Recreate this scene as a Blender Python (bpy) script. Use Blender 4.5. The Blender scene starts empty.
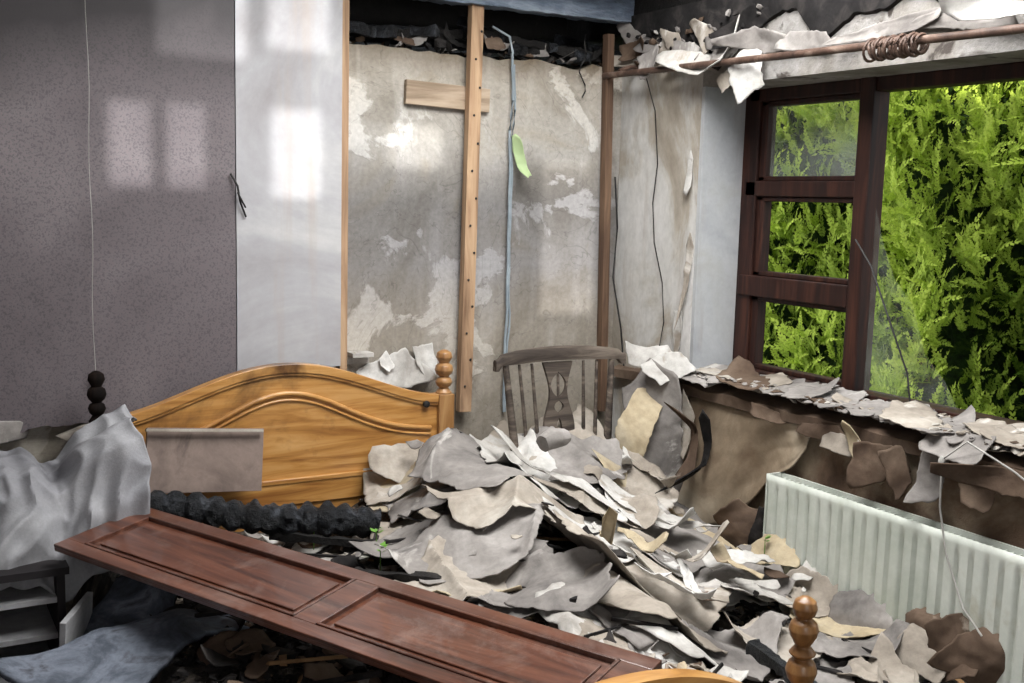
import bpy, math, random
from mathutils import Matrix, Vector, noise, Euler
rnd=random.Random(7)
S=bpy.context.scene
S.view_settings.view_transform='Standard'
def lin(c):
    return tuple(((v/255)/12.92 if v/255<=.04045 else ((v/255+.055)/1.055)**2.4) for v in c)+(1,)
# ---------------- materials
def newmat(name):
    m=bpy.data.materials.new(name);m.use_nodes=True
    nt=m.node_tree;b=nt.nodes["Principled BSDF"]
    return m,nt,b
def N(nt,t,**k):
    n=nt.nodes.new(t)
    for a,v in k.items(): setattr(n,a,v)
    return n
def ramp(nt,src,stops):
    r=nt.nodes.new("ShaderNodeValToRGB");e=r.color_ramp.elements
    while len(e)<len(stops): e.new(.5)
    for i,(p,c) in enumerate(stops): e[i].position=p;e[i].color=lin(c) if len(c)==3 else c
    nt.links.new(src,r.inputs[0]);return r.outputs[0]
def mixc(nt,f,a,b,mode='MIX'):
    m=nt.nodes.new("ShaderNodeMix");m.data_type='RGBA';m.blend_type=mode
    for s,v in ((m.inputs[0],f),(m.inputs[6],a),(m.inputs[7],b)):
        if hasattr(v,"links"): nt.links.new(v,s)
        else: s.default_value=v
    return m.outputs[2]
def coords(nt,scale=(1,1,1),loc=(0,0,0)):
    t=nt.nodes.new("ShaderNodeTexCoord");mp=nt.nodes.new("ShaderNodeMapping")
    mp.inputs["Scale"].default_value=scale;mp.inputs["Location"].default_value=loc
    nt.links.new(t.outputs["Object"],mp.inputs[0]);return mp.outputs[0]
def noi(nt,vec,sc,det=6,rough=.6,dist=0):
    n=N(nt,"ShaderNodeTexNoise");n.inputs["Scale"].default_value=sc;n.inputs["Detail"].default_value=det
    n.inputs["Roughness"].default_value=rough;n.inputs["Distortion"].default_value=dist
    nt.links.new(vec,n.inputs["Vector"]);return n.outputs["Fac"]
def bump(nt,b,h,st=.3,d=.01):
    n=N(nt,"ShaderNodeBump");n.inputs["Strength"].default_value=st;n.inputs["Distance"].default_value=d
    nt.links.new(h,n.inputs["Height"]);nt.links.new(n.outputs[0],b.inputs["Normal"])
def mottled(name,stops,sc=3,fine=40,rough=.9,finecol=.25,bst=.3,bd=.006,scale=(1,1,1),dist=.6,stain=None,streak=None,spec=.3):
    m,nt,b=newmat(name);v=coords(nt,scale)
    c=ramp(nt,noi(nt,v,sc,8,.62,dist),stops)
    f=noi(nt,v,fine,5,.7)
    g=ramp(nt,f,[(.3,(120,120,120)),(.7,(255,255,255))])
    c=mixc(nt,finecol,c,g,'MULTIPLY')
    if stain:
        k=ramp(nt,noi(nt,coords(nt,(1,1,1),(5,3,1)),stain[0],7,.6,.8),[(stain[1],(0,0,0)),(stain[1]+.05,(255,255,255))])
        c=mixc(nt,k,c,lin(stain[2]))
    if streak:
        k=ramp(nt,noi(nt,coords(nt,(9,9,.7),(2,7,1)),1.0,6,.6,.2),[(streak[0],(0,0,0)),(streak[0]+.15,(200,200,200))])
        c=mixc(nt,k,c,lin(streak[1]))
    nt.links.new(c,b.inputs["Base Color"]);b.inputs["Roughness"].default_value=rough
    b.inputs["Specular IOR Level"].default_value=spec
    bump(nt,b,f,bst,bd);return m
def wood(name,c1,c2,c3,axis=0,rough=.45,sc=6,coat=0,soot=None,dust=None,spec=.5):
    m,nt,b=newmat(name);s=[14,14,14];s[axis]=1.1
    v=coords(nt,tuple(s));f=noi(nt,v,sc*.25,6,.6,1.4)
    c=ramp(nt,f,[(.3,c1),(.5,c2),(.68,c3)])
    if soot:
        v2=coords(nt);k=ramp(nt,noi(nt,v2,soot[0],6,.6,.4),[(soot[1],(0,0,0)),(soot[1]+.12,(255,255,255))])
        c=mixc(nt,k,c,lin(soot[2]))
    if dust:
        v3=coords(nt);k=ramp(nt,noi(nt,v3,5,9,.75,.6),[(dust[0],(0,0,0)),(dust[0]+.2,(150,150,150))])
        c=mixc(nt,k,c,lin(dust[1]))
    nt.links.new(c,b.inputs["Base Color"]);b.inputs["Roughness"].default_value=rough
    b.inputs["Coat Weight"].default_value=coat;b.inputs["Specular IOR Level"].default_value=spec
    bump(nt,b,f,.15,.003);return m
M={}
def plaster_back():
    m,nt,b=newmat("plaster_exposed");v=coords(nt)
    n1=noi(nt,v,2.4,9,.62,.8);n2=noi(nt,coords(nt,(1,1,1.25),(4,1,2)),2.7,10,.55,.5);n3=noi(nt,v,60,4,.7)
    c=ramp(nt,n1,[(.28,(122,115,107)),(.42,(146,141,134)),(.55,(165,161,156)),(.7,(152,144,131))])
    st=noi(nt,coords(nt,(7,7,.8)),1.3,6,.6,.3)
    c=mixc(nt,ramp(nt,st,[(.5,(0,0,0)),(.66,(150,150,150))]),c,lin((200,198,197)))
    k=ramp(nt,n2,[(.56,(0,0,0)),(.58,(210,210,210))])
    c=mixc(nt,k,c,lin((210,208,206)))
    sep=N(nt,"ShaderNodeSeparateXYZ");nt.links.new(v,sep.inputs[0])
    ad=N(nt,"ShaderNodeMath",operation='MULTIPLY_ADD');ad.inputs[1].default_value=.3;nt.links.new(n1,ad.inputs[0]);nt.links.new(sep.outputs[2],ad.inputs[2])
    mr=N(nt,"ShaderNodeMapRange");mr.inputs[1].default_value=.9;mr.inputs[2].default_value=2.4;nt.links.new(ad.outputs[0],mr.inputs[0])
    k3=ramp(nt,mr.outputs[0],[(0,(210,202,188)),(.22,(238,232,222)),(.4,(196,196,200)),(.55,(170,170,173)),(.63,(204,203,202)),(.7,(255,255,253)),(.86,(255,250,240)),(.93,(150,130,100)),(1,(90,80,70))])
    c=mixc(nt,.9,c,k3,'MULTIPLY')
    g=ramp(nt,n3,[(.3,(150,150,150)),(.65,(255,255,255))]);c=mixc(nt,.35,c,g,'MULTIPLY')
    w=noi(nt,coords(nt,(1,1,1),(9,9,9)),2.2,3,.5,3.5)
    cr=ramp(nt,w,[(.494,(255,255,255)),(.5,(70,64,58)),(.506,(255,255,255))]);c=mixc(nt,.3,c,cr,'MULTIPLY')
    nt.links.new(c,b.inputs["Base Color"]);b.inputs["Roughness"].default_value=.95
    bump(nt,b,k,.3,.01);return m
M['plaster']=plaster_back()
def wallpaper():
    m,nt,b=newmat("sooty_wallpaper");v=coords(nt)
    n1=noi(nt,v,1.4,5,.5,.5);n3=noi(nt,v,170,2,.7)
    c=ramp(nt,n1,[(.3,(80,73,76)),(.5,(100,93,96)),(.7,(122,115,117))])
    g=ramp(nt,n3,[(.38,(110,105,118)),(.5,(255,255,255)),(.62,(255,238,240))]);c=mixc(nt,.45,c,g,'MULTIPLY')
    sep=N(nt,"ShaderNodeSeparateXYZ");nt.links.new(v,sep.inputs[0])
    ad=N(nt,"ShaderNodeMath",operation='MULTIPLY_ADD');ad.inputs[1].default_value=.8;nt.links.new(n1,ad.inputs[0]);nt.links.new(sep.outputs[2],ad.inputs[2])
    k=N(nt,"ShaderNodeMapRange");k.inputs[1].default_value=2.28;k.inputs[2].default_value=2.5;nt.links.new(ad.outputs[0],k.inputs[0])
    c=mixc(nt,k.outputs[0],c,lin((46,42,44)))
    nt.links.new(c,b.inputs["Base Color"]);b.inputs["Roughness"].default_value=.7
    bump(nt,b,n3,.2,.002);return m
M['wallpaper']=wallpaper()
M['board']=mottled("plasterboard_backing",[(.3,(140,136,137)),(.5,(164,163,166)),(.62,(184,183,183)),(.75,(172,158,146))],1.6,25,.6,.12,.05,streak=(.6,(160,147,136)))
M['paint']=mottled("painted_reveal",[(.3,(150,153,157)),(.55,(174,176,178)),(.68,(168,168,164)),(.76,(130,122,110))],2.6,30,.8,.15,.15,streak=(.6,(140,132,120)))
M['peel']=mottled("peeling_wall",[(.3,(140,130,116)),(.42,(170,162,150)),(.5,(198,196,192)),(.64,(206,204,202)),(.74,(146,134,116))],2.4,30,.9,.3,.4,scale=(1,1,.6),streak=(.58,(136,118,98)))
M['peeld']=mottled("dimmed_lintel",[(.3,(104,98,90)),(.45,(136,131,125)),(.6,(156,153,150)),(.74,(92,84,76))],4,40,.9,.35,.5,.01,stain=(5,.58,(70,64,60)))  # peeling-wall tones darkened to offset the near overhead lamp, plus stain patches
M['brownwall']=mottled("scorched_plaster",[(.3,(72,54,44)),(.43,(106,86,70)),(.55,(134,118,100)),(.7,(152,138,120))],3.6,30,.9,.35,.5,.01)
M['lining']=mottled("scorched_lining",[(.3,(108,90,72)),(.45,(142,126,106)),(.58,(166,152,132)),(.72,(176,166,150))],3.0,30,.85,.25,.3,stain=(2.5,.6,(98,80,64)))
M['soot']=mottled("soot_black",[(.3,(12,11,11)),(.6,(30,28,27)),(.8,(60,56,54))],6,40,.9,.3,.6,.02)
M['charbeam']=mottled("charred_timber",[(.35,(40,46,54)),(.52,(100,112,130)),(.72,(180,192,208))],7,45,.5,.4,1.0,.02,scale=(.25,1,1))  # stops lightened to make up for light the shadowed beam lacks
M['charwood']=mottled("charred_wood",[(.35,(14,14,16)),(.55,(36,38,42)),(.75,(96,100,108))],16,60,.5,.4,1.0,.02)
M['floor']=mottled("debris_floor",[(.3,(25,22,20)),(.5,(60,54,50)),(.7,(110,102,94))],6,40,.95,.4,.8,.02)
M['rubble']=mottled("rubble_bed",[(.32,(18,16,16)),(.45,(50,46,42)),(.58,(96,88,80)),(.72,(150,140,128))],9,50,.95,.5,1.0,.02)
M['pine']=wood("pine_varnished",(126,80,38),(172,124,66),(192,148,92),0,.33,6,.25,soot=(2.3,.57,(78,50,30)))
M['pine_v']=wood("pine_turned",(104,68,38),(142,102,60),(166,128,84),2,.4,6,.15)
M['postburnt']=wood("burnt_post",(9,7,6),(18,13,11),(34,25,20),2,.85,spec=.1)
M['mahog']=wood("mahogany_door",(46,24,17),(80,46,33),(106,66,49),1,.3,6,.4,dust=(.5,(152,136,128)))
M['stud']=wood("batten_wood",(112,86,64),(156,126,98),(182,154,122),2,.8,6,0)
M['stud_x']=wood("noggin_wood",(112,94,76),(150,132,112),(172,154,134),0,.8,6,0)
M['stud_d']=wood("batten_dark",(52,34,24),(86,64,48),(110,86,66),2,.8,6,0)
M['frame']=wood("window_frame_brown",(20,10,8),(40,20,15),(64,36,26),2,.55,6,.0,spec=.3)
M['chair']=wood("chair_sooty",(40,36,34),(74,66,60),(114,104,94),0,.85,6,0,spec=.15)
M['rad']=mottled("radiator_enamel",[(.3,(176,182,172)),(.55,(200,204,196)),(.7,(164,160,142)),(.8,(130,118,98))],3.5,30,.5,.15,.05)
M['metal']=mottled("rusty_metal",[(.3,(56,42,36)),(.55,(92,72,62)),(.75,(144,126,114))],14,60,.5,.3,.3)
M['cable']=mottled("grey_cable",[(.3,(110,120,128)),(.7,(150,160,166))],8,60,.5,.1,.05)
M['wire']=mottled("black_wire",[(.3,(20,20,20)),(.7,(45,42,40))],8,60,.6,.1,.05)
M['string']=mottled("pale_string",[(.3,(140,138,134)),(.7,(172,170,164))],8,60,.8,.1,.05)
M['cloth']=mottled("grey_cloth",[(.3,(104,104,108)),(.5,(138,138,142)),(.7,(158,158,160))],3,120,.9,.2,.3)
M['duvet']=mottled("blue_duvet",[(.3,(36,38,44)),(.48,(78,84,94)),(.6,(112,118,130)),(.72,(50,50,54))],7,80,.9,.3,.3)
M['ashboard']=mottled("scorched_board",[(.35,(92,80,74)),(.6,(134,118,110)),(.75,(70,60,54))],4,60,.5,.2,.1)
M['cab']=mottled("cabinet_dark",[(.3,(18,16,18)),(.7,(44,40,42))],4,40,.7,.2,.1)
M['cabw']=mottled("cabinet_white",[(.3,(120,120,122)),(.6,(172,172,174))],4,40,.7,.3,.1)
sheetmats=[]
def sm(n,a,b,c,sc=4,st=None):
    m=mottled(n,[(.3,a),(.5,b),(.68,c)],sc,45,.9,.3,.35,.004,stain=st,spec=.2);sheetmats.append(m);return m
sm("paper_white",(152,147,141),(186,183,178),(208,206,203),4,(3,.6,(140,131,120)))
sm("paper_beige",(122,113,103),(156,147,136),(180,173,163),4,(3,.6,(186,181,174)))
sm("paper_grey",(98,94,92),(134,129,125),(162,157,153),4,(3,.6,(176,172,167)))
sm("paper_cream",(150,134,108),(178,164,138),(174,164,146),4,(3,.6,(140,124,104)))
sm("paper_brown",(60,48,40),(90,74,62),(116,100,86),4,(3,.62,(142,130,118)))
sm("char",(14,13,13),(32,30,30),(58,54,52),12)
sm("plaster_lump",(130,124,116),(166,160,152),(190,186,178),8)
sm("woodchip",(100,76,50),(130,102,72),(92,66,44),5)
# ---------------- mesh builder
ICO_V=[]
_t=(1+5**.5)/2
for a,b_ in ((-1,_t),(1,_t),(-1,-_t),(1,-_t)): ICO_V.append(Vector((a,b_,0)).normalized())
for a,b_ in ((-1,_t),(1,_t),(-1,-_t),(1,-_t)): ICO_V.append(Vector((0,a,b_)).normalized())
for a,b_ in ((_t,-1),(_t,1),(-_t,-1),(-_t,1)): ICO_V.append(Vector((a,0,b_)).normalized())
ICO_F=[(0,11,5),(0,5,1),(0,1,7),(0,7,10),(0,10,11),(1,5,9),(5,11,4),(11,10,2),(10,7,6),(7,1,8),(3,9,4),(3,4,2),(3,2,6),(3,6,8),(3,8,9),(4,9,5),(2,4,11),(6,2,10),(8,6,7),(9,8,1)]
class MB:
    def __init__(s): s.v=[];s.f=[];s.m=[]
    def add(s,vs,fs,m=0):
        o=len(s.v);s.v+= [tuple(x) for x in vs];s.f+=[tuple(i+o for i in f) for f in fs];s.m+=[m]*len(fs)
    def rock(s,c,d,R,m=0):
        c=Vector(c);s.add([c+R@Vector((v.x*d[0]*.6,v.y*d[1]*.6,v.z*d[2]*.6))*rnd.uniform(.65,1.25) for v in ICO_V],ICO_F,m)
    def box(s,c,d,R=None,m=0,jit=0):
        c=Vector(c);vs=[]
        for i in (-1,1):
            for j in (-1,1):
                for k in (-1,1):
                    p=Vector((i*d[0]/2,j*d[1]/2,k*d[2]/2))
                    if jit: p+=Vector((rnd.uniform(-1,1),rnd.uniform(-1,1),rnd.uniform(-1,1)))*jit
                    vs.append(c+(R@p if R else p))
        s.add(vs,[(0,1,3,2),(4,6,7,5),(0,4,5,1),(2,3,7,6),(0,2,6,4),(1,5,7,3)],m)
    def bb(s,a,b,m=0):
        s.box([(a[i]+b[i])/2 for i in range(3)],[abs(b[i]-a[i]) for i in range(3)],None,m)
    def lathe(s,prof,o,R=None,m=0,n=20):
        o=Vector(o);vs=[];fs=[]
        for r,z in prof:
            for i in range(n):
                a=2*math.pi*i/n;p=Vector((r*math.cos(a),r*math.sin(a),z));vs.append(o+(R@p if R else p))
        for j in range(len(prof)-1):
            for i in range(n):
                k=(i+1)%n;fs.append((j*n+i,j*n+k,(j+1)*n+k,(j+1)*n+i))
        fs.append(tuple(range(n-1,-1,-1)));fs.append(tuple((len(prof)-1)*n+i for i in range(n)))
        s.add(vs,fs,m)
    def tube(s,pts,r,n=8,m=0,lump=0):
        pts=[Vector(p) for p in pts];vs=[];fs=[]
        for i,p in enumerate(pts):
            t=(pts[min(i+1,len(pts)-1)]-pts[max(i-1,0)]).normalized()
            a=t.cross(Vector((0,0,1)));
            if a.length<.1:a=t.cross(Vector((1,0,0)))
            a.normalize();b=t.cross(a)
            rr=r[i] if isinstance(r,(list,tuple)) else r
            for k in range(n):
                an=2*math.pi*k/n;q=rr
                if lump:q*=1+lump*noise.noise((p+a*math.cos(an)*rr*2+b*math.sin(an)*rr*2)*30)
                vs.append(p+(a*math.cos(an)+b*math.sin(an))*q)
        for j in range(len(pts)-1):
            for k in range(n):
                l=(k+1)%n;fs.append((j*n+k,j*n+l,(j+1)*n+l,(j+1)*n+k))
        fs.append(tuple(range(n-1,-1,-1)));fs.append(tuple((len(pts)-1)*n+i for i in range(n)))
        s.add(vs,fs,m)
    def prism(s,poly,y0,y1,m=0):
        n=len(poly);vs=[(x,y0,z) for x,z in poly]+[(x,y1,z) for x,z in poly]
        fs=[tuple(range(n)),tuple(range(2*n-1,n-1,-1))]
        for i in range(n):
            k=(i+1)%n;fs.append((i,i+n,k+n,k))
        s.add(vs,fs,m)
    def outline(s,r,w,l,cuts,jag,nr,off):
        hp=[(0,w/2),(math.pi,w/2),(math.pi/2,l/2),(-math.pi/2,l/2)]
        hp=[(t+r.uniform(-.22,.22),d_*r.uniform(.85,1.05)) for t,d_ in hp]
        for q in range(cuts):
            t=r.uniform(0,6.283);ext=math.hypot(math.cos(t)*w/2,math.sin(t)*l/2);hp.append((t,ext*r.uniform(.72,1.0)))
        rad=[]
        for i in range(nr):
            t=2*math.pi*i/nr;rr_=1e9
            for ht,hd in hp:
                k=math.cos(t-ht)
                if k>.05: rr_=min(rr_,hd/k)
            j=1+jag*(2.0*noise.noise(Vector((math.cos(t)*3.5,math.sin(t)*3.5,0))+off)+r.uniform(-.5,.3))
            rad.append((math.cos(t)*rr_*j,math.sin(t)*rr_*j))
        return rad
    def fan(s,P,rad,rings,m):
        nr=len(rad);vs=[P(0,0)]
        for g in range(1,rings+1):
            t=g/rings
            for x,y in rad: vs.append(P(x*t,y*t))
        fs=[]
        for i in range(nr):
            k=(i+1)%nr;fs.append((0,1+i,1+k))
            for g in range(rings-1):
                A=1+g*nr;fs.append((A+i,A+nr+i,A+nr+k,A+k))
        s.add(vs,fs,m)
    def sheet(s,c,w,l,nrm,ang=0,curl=0,fold=.5,m=0,seed=0,jag=.05,edge=1.0,nr=44,rings=9,cuts=3,clampx=None):
        r=random.Random(seed*7+3);c=Vector(c);n=Vector(nrm).normalized()
        up=Vector((0,0,1)) if abs(n.z)<.95 else Vector((0,1,0))
        a=up.cross(n).normalized();b=n.cross(a)
        u=a*math.cos(ang)+b*math.sin(ang);v=-a*math.sin(ang)+b*math.cos(ang)
        off=Vector((r.uniform(0,99),r.uniform(0,99),r.uniform(0,99)))
        sz=math.sqrt(w*l)
        folds=[(r.uniform(0,6.283),r.uniform(-.05,.28)*sz,r.choice((-1,1))*r.uniform(.35,1)*fold) for q in range(r.randint(2,4))]
        e1=(r.uniform(0,6.283),r.uniform(.22,.34)*sz,r.choice((-1,1,1))*edge*r.uniform(1.2,3)/sz)
        e2=(r.uniform(0,6.283),r.uniform(.25,.36)*sz,edge*r.uniform(1,2.5)/sz)
        ca=r.uniform(0,math.pi)
        def P(x,y):
            q=x*math.cos(ca)+y*math.sin(ca);h=curl*q*q*2/sz
            for t,o,k in folds:
                d_=x*math.cos(t)+y*math.sin(t)-o;h+=k*.5*(d_+math.sqrt(d_*d_+.00006))
            for t,o,k in (e1,e2):
                d_=x*math.cos(t)+y*math.sin(t)-o
                if d_>0:h+=k*d_*d_
            pp=Vector((x,y,0))
            h+=.05*sz*fold*noise.noise(pp*9+off)+.004*noise.noise(pp*38+off)*min(1,sz*6)
            w3=c+u*x+v*y+n*h
            if clampx is not None and w3.x>clampx: w3.x=clampx
            return w3
        s.fan(P,s.outline(r,w,l,cuts,jag,nr,off),rings,m)
    def drape(s,x0,y0,w,l,ang,off,m,seed,amp=.025,lift=1.0,nr=60,rings=16,jag=.05,cuts=3,tilt=.12,sub=1.0):
        # limp sheet lying over the mound: follows it, with ridged folds and lifted torn margins
        r=random.Random(seed*11+5);o_=Vector((r.uniform(0,99),r.uniform(0,99),r.uniform(0,99)))
        sz=math.sqrt(w*l);ca,sa=math.cos(ang),math.sin(ang)
        rid=[(r.uniform(0,3.14),r.uniform(-.35,.35)*sz,r.uniform(.4,1)*amp,r.uniform(.05,.13)*sz) for q in range(r.randint(2,4))]
        es=[(r.uniform(0,6.283),r.uniform(.26,.38)*sz,lift*r.uniform(1.5,4)/sz) for q in range(2)]
        f0=r.uniform(0,3.14);fr=r.uniform(7,12)/sz
        tx,ty=r.uniform(-tilt,tilt*.5),r.uniform(-tilt,tilt*.5)
        def P(x,y):
            X=x0+x*ca-y*sa;Y=y0+x*sa+y*ca
            h=off+x*tx+y*ty
            for t,o,k,wd in rid:
                d_=x*math.cos(t)+y*math.sin(t)-o;h+=k*math.exp(-abs(d_)/wd*1.4)
            d_=x*math.cos(f0)+y*math.sin(f0);h+=amp*.3*math.sin(d_*fr+3*noise.noise(Vector((x,y,0))*5+o_))
            for t,o,k in es:
                d_=x*math.cos(t)+y*math.sin(t)-o
                if d_>0:h+=min(.07,k*d_*d_)
            pp=Vector((x,y,0));h+=amp*.5*noise.noise(pp*8+o_)+.0025*noise.noise(pp*40+o_)
            ex=max(0,X+.03)+max(0,Y+.03)
            X=min(X,-.03);Y=min(Y,-.03)
            return Vector((X,Y,H(X,Y)+(Hs(X,Y)-H(X,Y))*sub+h+ex*1.0))
        s.fan(P,s.outline(r,w,l,cuts,jag,nr,o_),rings,m)
    def obj(s,name,mats,smooth=40,solid=0,bevel=0,parent=None):
        me=bpy.data.meshes.new(name);me.from_pydata(s.v,[],s.f)
        for m in mats: me.materials.append(m)
        me.polygons.foreach_set("material_index",s.m)
        me.update()
        if smooth:
            me.polygons.foreach_set("use_smooth",[True]*len(me.polygons));me.set_sharp_from_angle(angle=math.radians(smooth))
        ob=bpy.data.objects.new(name,me);bpy.context.collection.objects.link(ob)
        if bevel:
            b=ob.modifiers.new("b","BEVEL");b.width=bevel;b.segments=2;b.limit_method='ANGLE'
        if solid:
            b=ob.modifiers.new("s","SOLIDIFY");b.thickness=solid;b.offset=0
        if parent: ob.parent=parent
        return ob
def empty(name):
    e=bpy.data.objects.new(name,None);bpy.context.collection.objects.link(e);return e
def fbm(p,o=4):
    return noise.fractal(Vector(p),1.0,2.0,o)
RE=lambda a=.8:Euler((rnd.uniform(-a,a),rnd.uniform(-a,a),rnd.random()*3)).to_matrix()
def sst(a,b_,x):
    t=min(1,max(0,(x-a)/(b_-a)));return t*t*(3-2*t)
def H(x,y):
    s=sst(-1.0,-.7,x);h=.5*(1-s)+.32*s
    h+=.34*math.exp(-((x+.45)/.5)**2-((y+.25)/.42)**2)
    h+=.12*math.exp(-((x+.75)/.45)**2-((y+.95)/.5)**2)
    h+=.05*math.exp(-((x+.95)/.24)**2-((y+.35)/.35)**2)
    l=1-sst(-2.15,-2.02,x);h=h*(1-l)+.2*l
    n=1-sst(-2.3,-2.16,y);h=h*(1-n)+.25*n
    return h
def Hn(x,y): return H(x,y)+.03*fbm((x*7,y*7,0))+.012*noise.noise((x*30,y*30,2))
def Hs(x,y):
    k=sst(-1.45,-1.1,x)
    return H(x,y)+k*(.04*(1-2.4*abs(noise.noise((x*2.6+y*1.2,y*2.6-x,4))))+.012*noise.noise((x*7,y*7,7)))+.012
# ---------------- room shell
b=MB();b.bb((-3.3,-4.8,-.1),(.26,.2,0));b.obj("floor",[M['floor']],0)
def ragged_wall(name,x0,x1,z0,ztop,amp,y0,y1,mat,zbotamp=0,n=60,seed=0,parent=None):
    b=MB();vs=[];fs=[]
    for i in range(n+1):
        x=x0+(x1-x0)*i/n
        zt=ztop+amp*fbm((x*6,seed,0));zb=z0+zbotamp*fbm((x*7,seed+5,0))
        for y in (y0,y1): vs+= [(x,y,zb),(x,y,zt)]
    for i in range(n):
        a=i*4;c=a+4
        fs+=[(a,c,c+1,a+1),(a+2,a+3,c+3,c+2),(a+1,c+1,c+3,a+3),(a,a+2,c+2,c)]
    fs+=[(0,1,3,2),(n*4,n*4+2,n*4+3,n*4+1)]
    b.add(vs,fs);return b.obj(name,[mat],0,parent=parent)
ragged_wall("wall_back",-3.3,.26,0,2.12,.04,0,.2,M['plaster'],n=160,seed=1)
ragged_wall("wall_back_panel_papered",-3.1,-1.572,.86,2.42,.0,-.05,-.036,M['wallpaper'],.05,n=90,seed=3)
ragged_wall("wall_back_panel_bare",-1.569,-1.203,1.0,2.42,.0,-.052,-.036,M['board'],.03,n=40,seed=4)
b=MB();b.bb((-3.3,.42,2.0),(.5,.5,3.5));b.obj("wall_back_void",[M['soot']],0)
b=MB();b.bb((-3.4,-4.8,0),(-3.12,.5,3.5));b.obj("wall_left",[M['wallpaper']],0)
holes=[(-1.847,-1.738,1.85,2.075),(-1.696,-1.595,1.85,2.075),(-1.41,-1.267,1.83,2.08),(-1.72,-1.48,2.2,2.4),(-1.42,-1.24,2.24,2.5),(-.49,-.28,1.47,1.98),(-1.04,-.86,1.93,2.06)]  # slots added in the unseen rear wall to shape light patches
xsr=sorted({-3.3,.3,*[h[0] for h in holes],*[h[1] for h in holes]});zsr=sorted({0,3.5,*[h[2] for h in holes],*[h[3] for h in holes]})
b=MB()
for i in range(len(xsr)-1):
    for j in range(len(zsr)-1):
        cx,cz=(xsr[i]+xsr[i+1])/2,(zsr[j]+zsr[j+1])/2
        if not any(h[0]<cx<h[1] and h[2]<cz<h[3] for h in holes): b.bb((xsr[i],-4.8,zsr[j]),(xsr[i+1],-4.72,zsr[j+1]))
b.obj("wall_rear",[M['board']],0)
TW=.26
b=MB();b.bb((0,-.5,.0),(TW,.0,2.2));b.obj("wall_right",[M['peel']],0,bevel=.006)
b=MB();b.bb((.0,-.515,.93),(.2,-.498,2.02));b.obj("trim_reveal",[M['paint']],0)
b=MB();b.bb((0,-4.7,0),(TW,-.5,.92));b.obj("wall_right_under_window",[M['brownwall']],0)
b=MB();b.bb((0,-4.7,2.02),(TW,-.5,2.26));b.obj("wall_right_lintel",[M['peeld']],0)
b=MB();b.bb((0,-4.7,.92),(TW,-3.1,2.02));b.obj("wall_right_pier",[M['peel']],0)
b=MB();b.bb((.0,-4.7,2.26),(TW,.45,3.5));b.obj("wall_right_upper",[M['soot']],0)
b=MB();z0,z1=2.56,2.6;hx0,hx1,hy0,hy1=-2.1,-.15,-3.0,-.6
b.bb((-3.2,-4.8,z0),(hx0,.45,z1));b.bb((hx1,-4.8,z0),(.1,.45,z1));b.bb((hx0,-4.8,z0),(hx1,hy0,z1));b.bb((hx0,hy1,z0),(hx1,.45,z1))
b.obj("ceiling",[M['soot']],0)
b=MB();b.bb((-3.4,-4.9,3.5),(.3,.5,3.56));b.obj("sun_block_deck",[M['soot']],0)  # unseen deck added over the ceiling hole to keep the sun out
def beam(b,p,q,w,h,m=0,amp=.012,seg=40):
    p=Vector(p);q=Vector(q);t=(q-p).normalized();a=t.cross(Vector((0,0,1))).normalized();u=a.cross(t)
    vs=[];fs=[];ring=[(-1,-1),(-.33,-1),(.33,-1),(1,-1),(1,-.33),(1,.33),(1,1),(.33,1),(-.33,1),(-1,1),(-1,.33),(-1,-.33)];n=len(ring)
    for i in range(seg+1):
        c=p.lerp(q,i/seg)
        for (x,y) in ring:
            w3=c+a*x*w/2+u*y*h/2
            k=noise.noise(w3*18)*amp+noise.noise(w3*45)*amp*.7
            vs.append(w3+(a*x+u*y)*k)
    for i in range(seg):
        for k in range(n):
            l=(k+1)%n;fs.append((i*n+k,i*n+l,(i+1)*n+l,(i+1)*n+k))
    fs.append(tuple(range(n)));fs.append(tuple(seg*n+k for k in range(n)))
    b.add(vs,fs,m)
b=MB();beam(b,(-1.5,-.04,2.335),(-.01,-.04,2.345),.07,.1,0,.005,110);b.obj("charred_ceiling_beam",[M['charbeam']],30)
b=MB()
for i in range(10):
    x=-1.2+i*.13+rnd.uniform(-.05,.05)
    beam(b,(x,.0,2.17+rnd.uniform(-.02,.03)),(x+rnd.uniform(-.3,.3),.3,2.2+rnd.uniform(-.02,.12)),.035,.035,0,.01,14)
beam(b,(-1.3,.2,2.18),(.1,.22,2.2),.08,.06);beam(b,(-1.1,.08,2.17),(-.5,.12,2.22),.04,.035,1,.01,30);beam(b,(-.5,.06,2.2),(-.03,.05,2.16),.04,.03,1,.01,30)
for i in range(60):
    x=rnd.uniform(-1.15,-.01);s_=rnd.uniform(.01,.025)
    b.rock((x,rnd.uniform(.01,.16),2.13+s_*.3+rnd.uniform(0,.01)),(s_*2.2,s_,s_*.5),RE(),rnd.choice([1,1,2,3]))
for i in range(16):
    x=rnd.uniform(-1.1,-.05);b.sheet((x,rnd.uniform(.0,.08),2.15+rnd.uniform(0,.03)),rnd.uniform(.08,.16),rnd.uniform(.03,.07),(rnd.uniform(-.3,.3),-1,.8),rnd.uniform(-.4,.4),.05,.4,rnd.choice([1,1,2,3]),i+1500,.1,1,24,5)
b.obj("burnt_roof_debris",[M['charwood'],M['soot'],sheetmats[4],sheetmats[2]],30)
b=MB()
ys=[-.02-i*.02 for i in range(150)]
vs=[];fs=[]
for i,y in enumerate(ys):
    zt=2.185+.08*fbm((y*4,3,0))+(-.05 if -.75<y<-.1 else 0);zb=2.32
    vs+=[(-.012,y,zt),(-.018,y,zb),(-.0,y,zt-.006)]
for i in range(len(ys)-1):
    a=i*3;fs+=[(a,a+1,a+4,a+3),(a,a+3,a+5,a+2)]
b.add(vs,fs,5)
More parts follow.
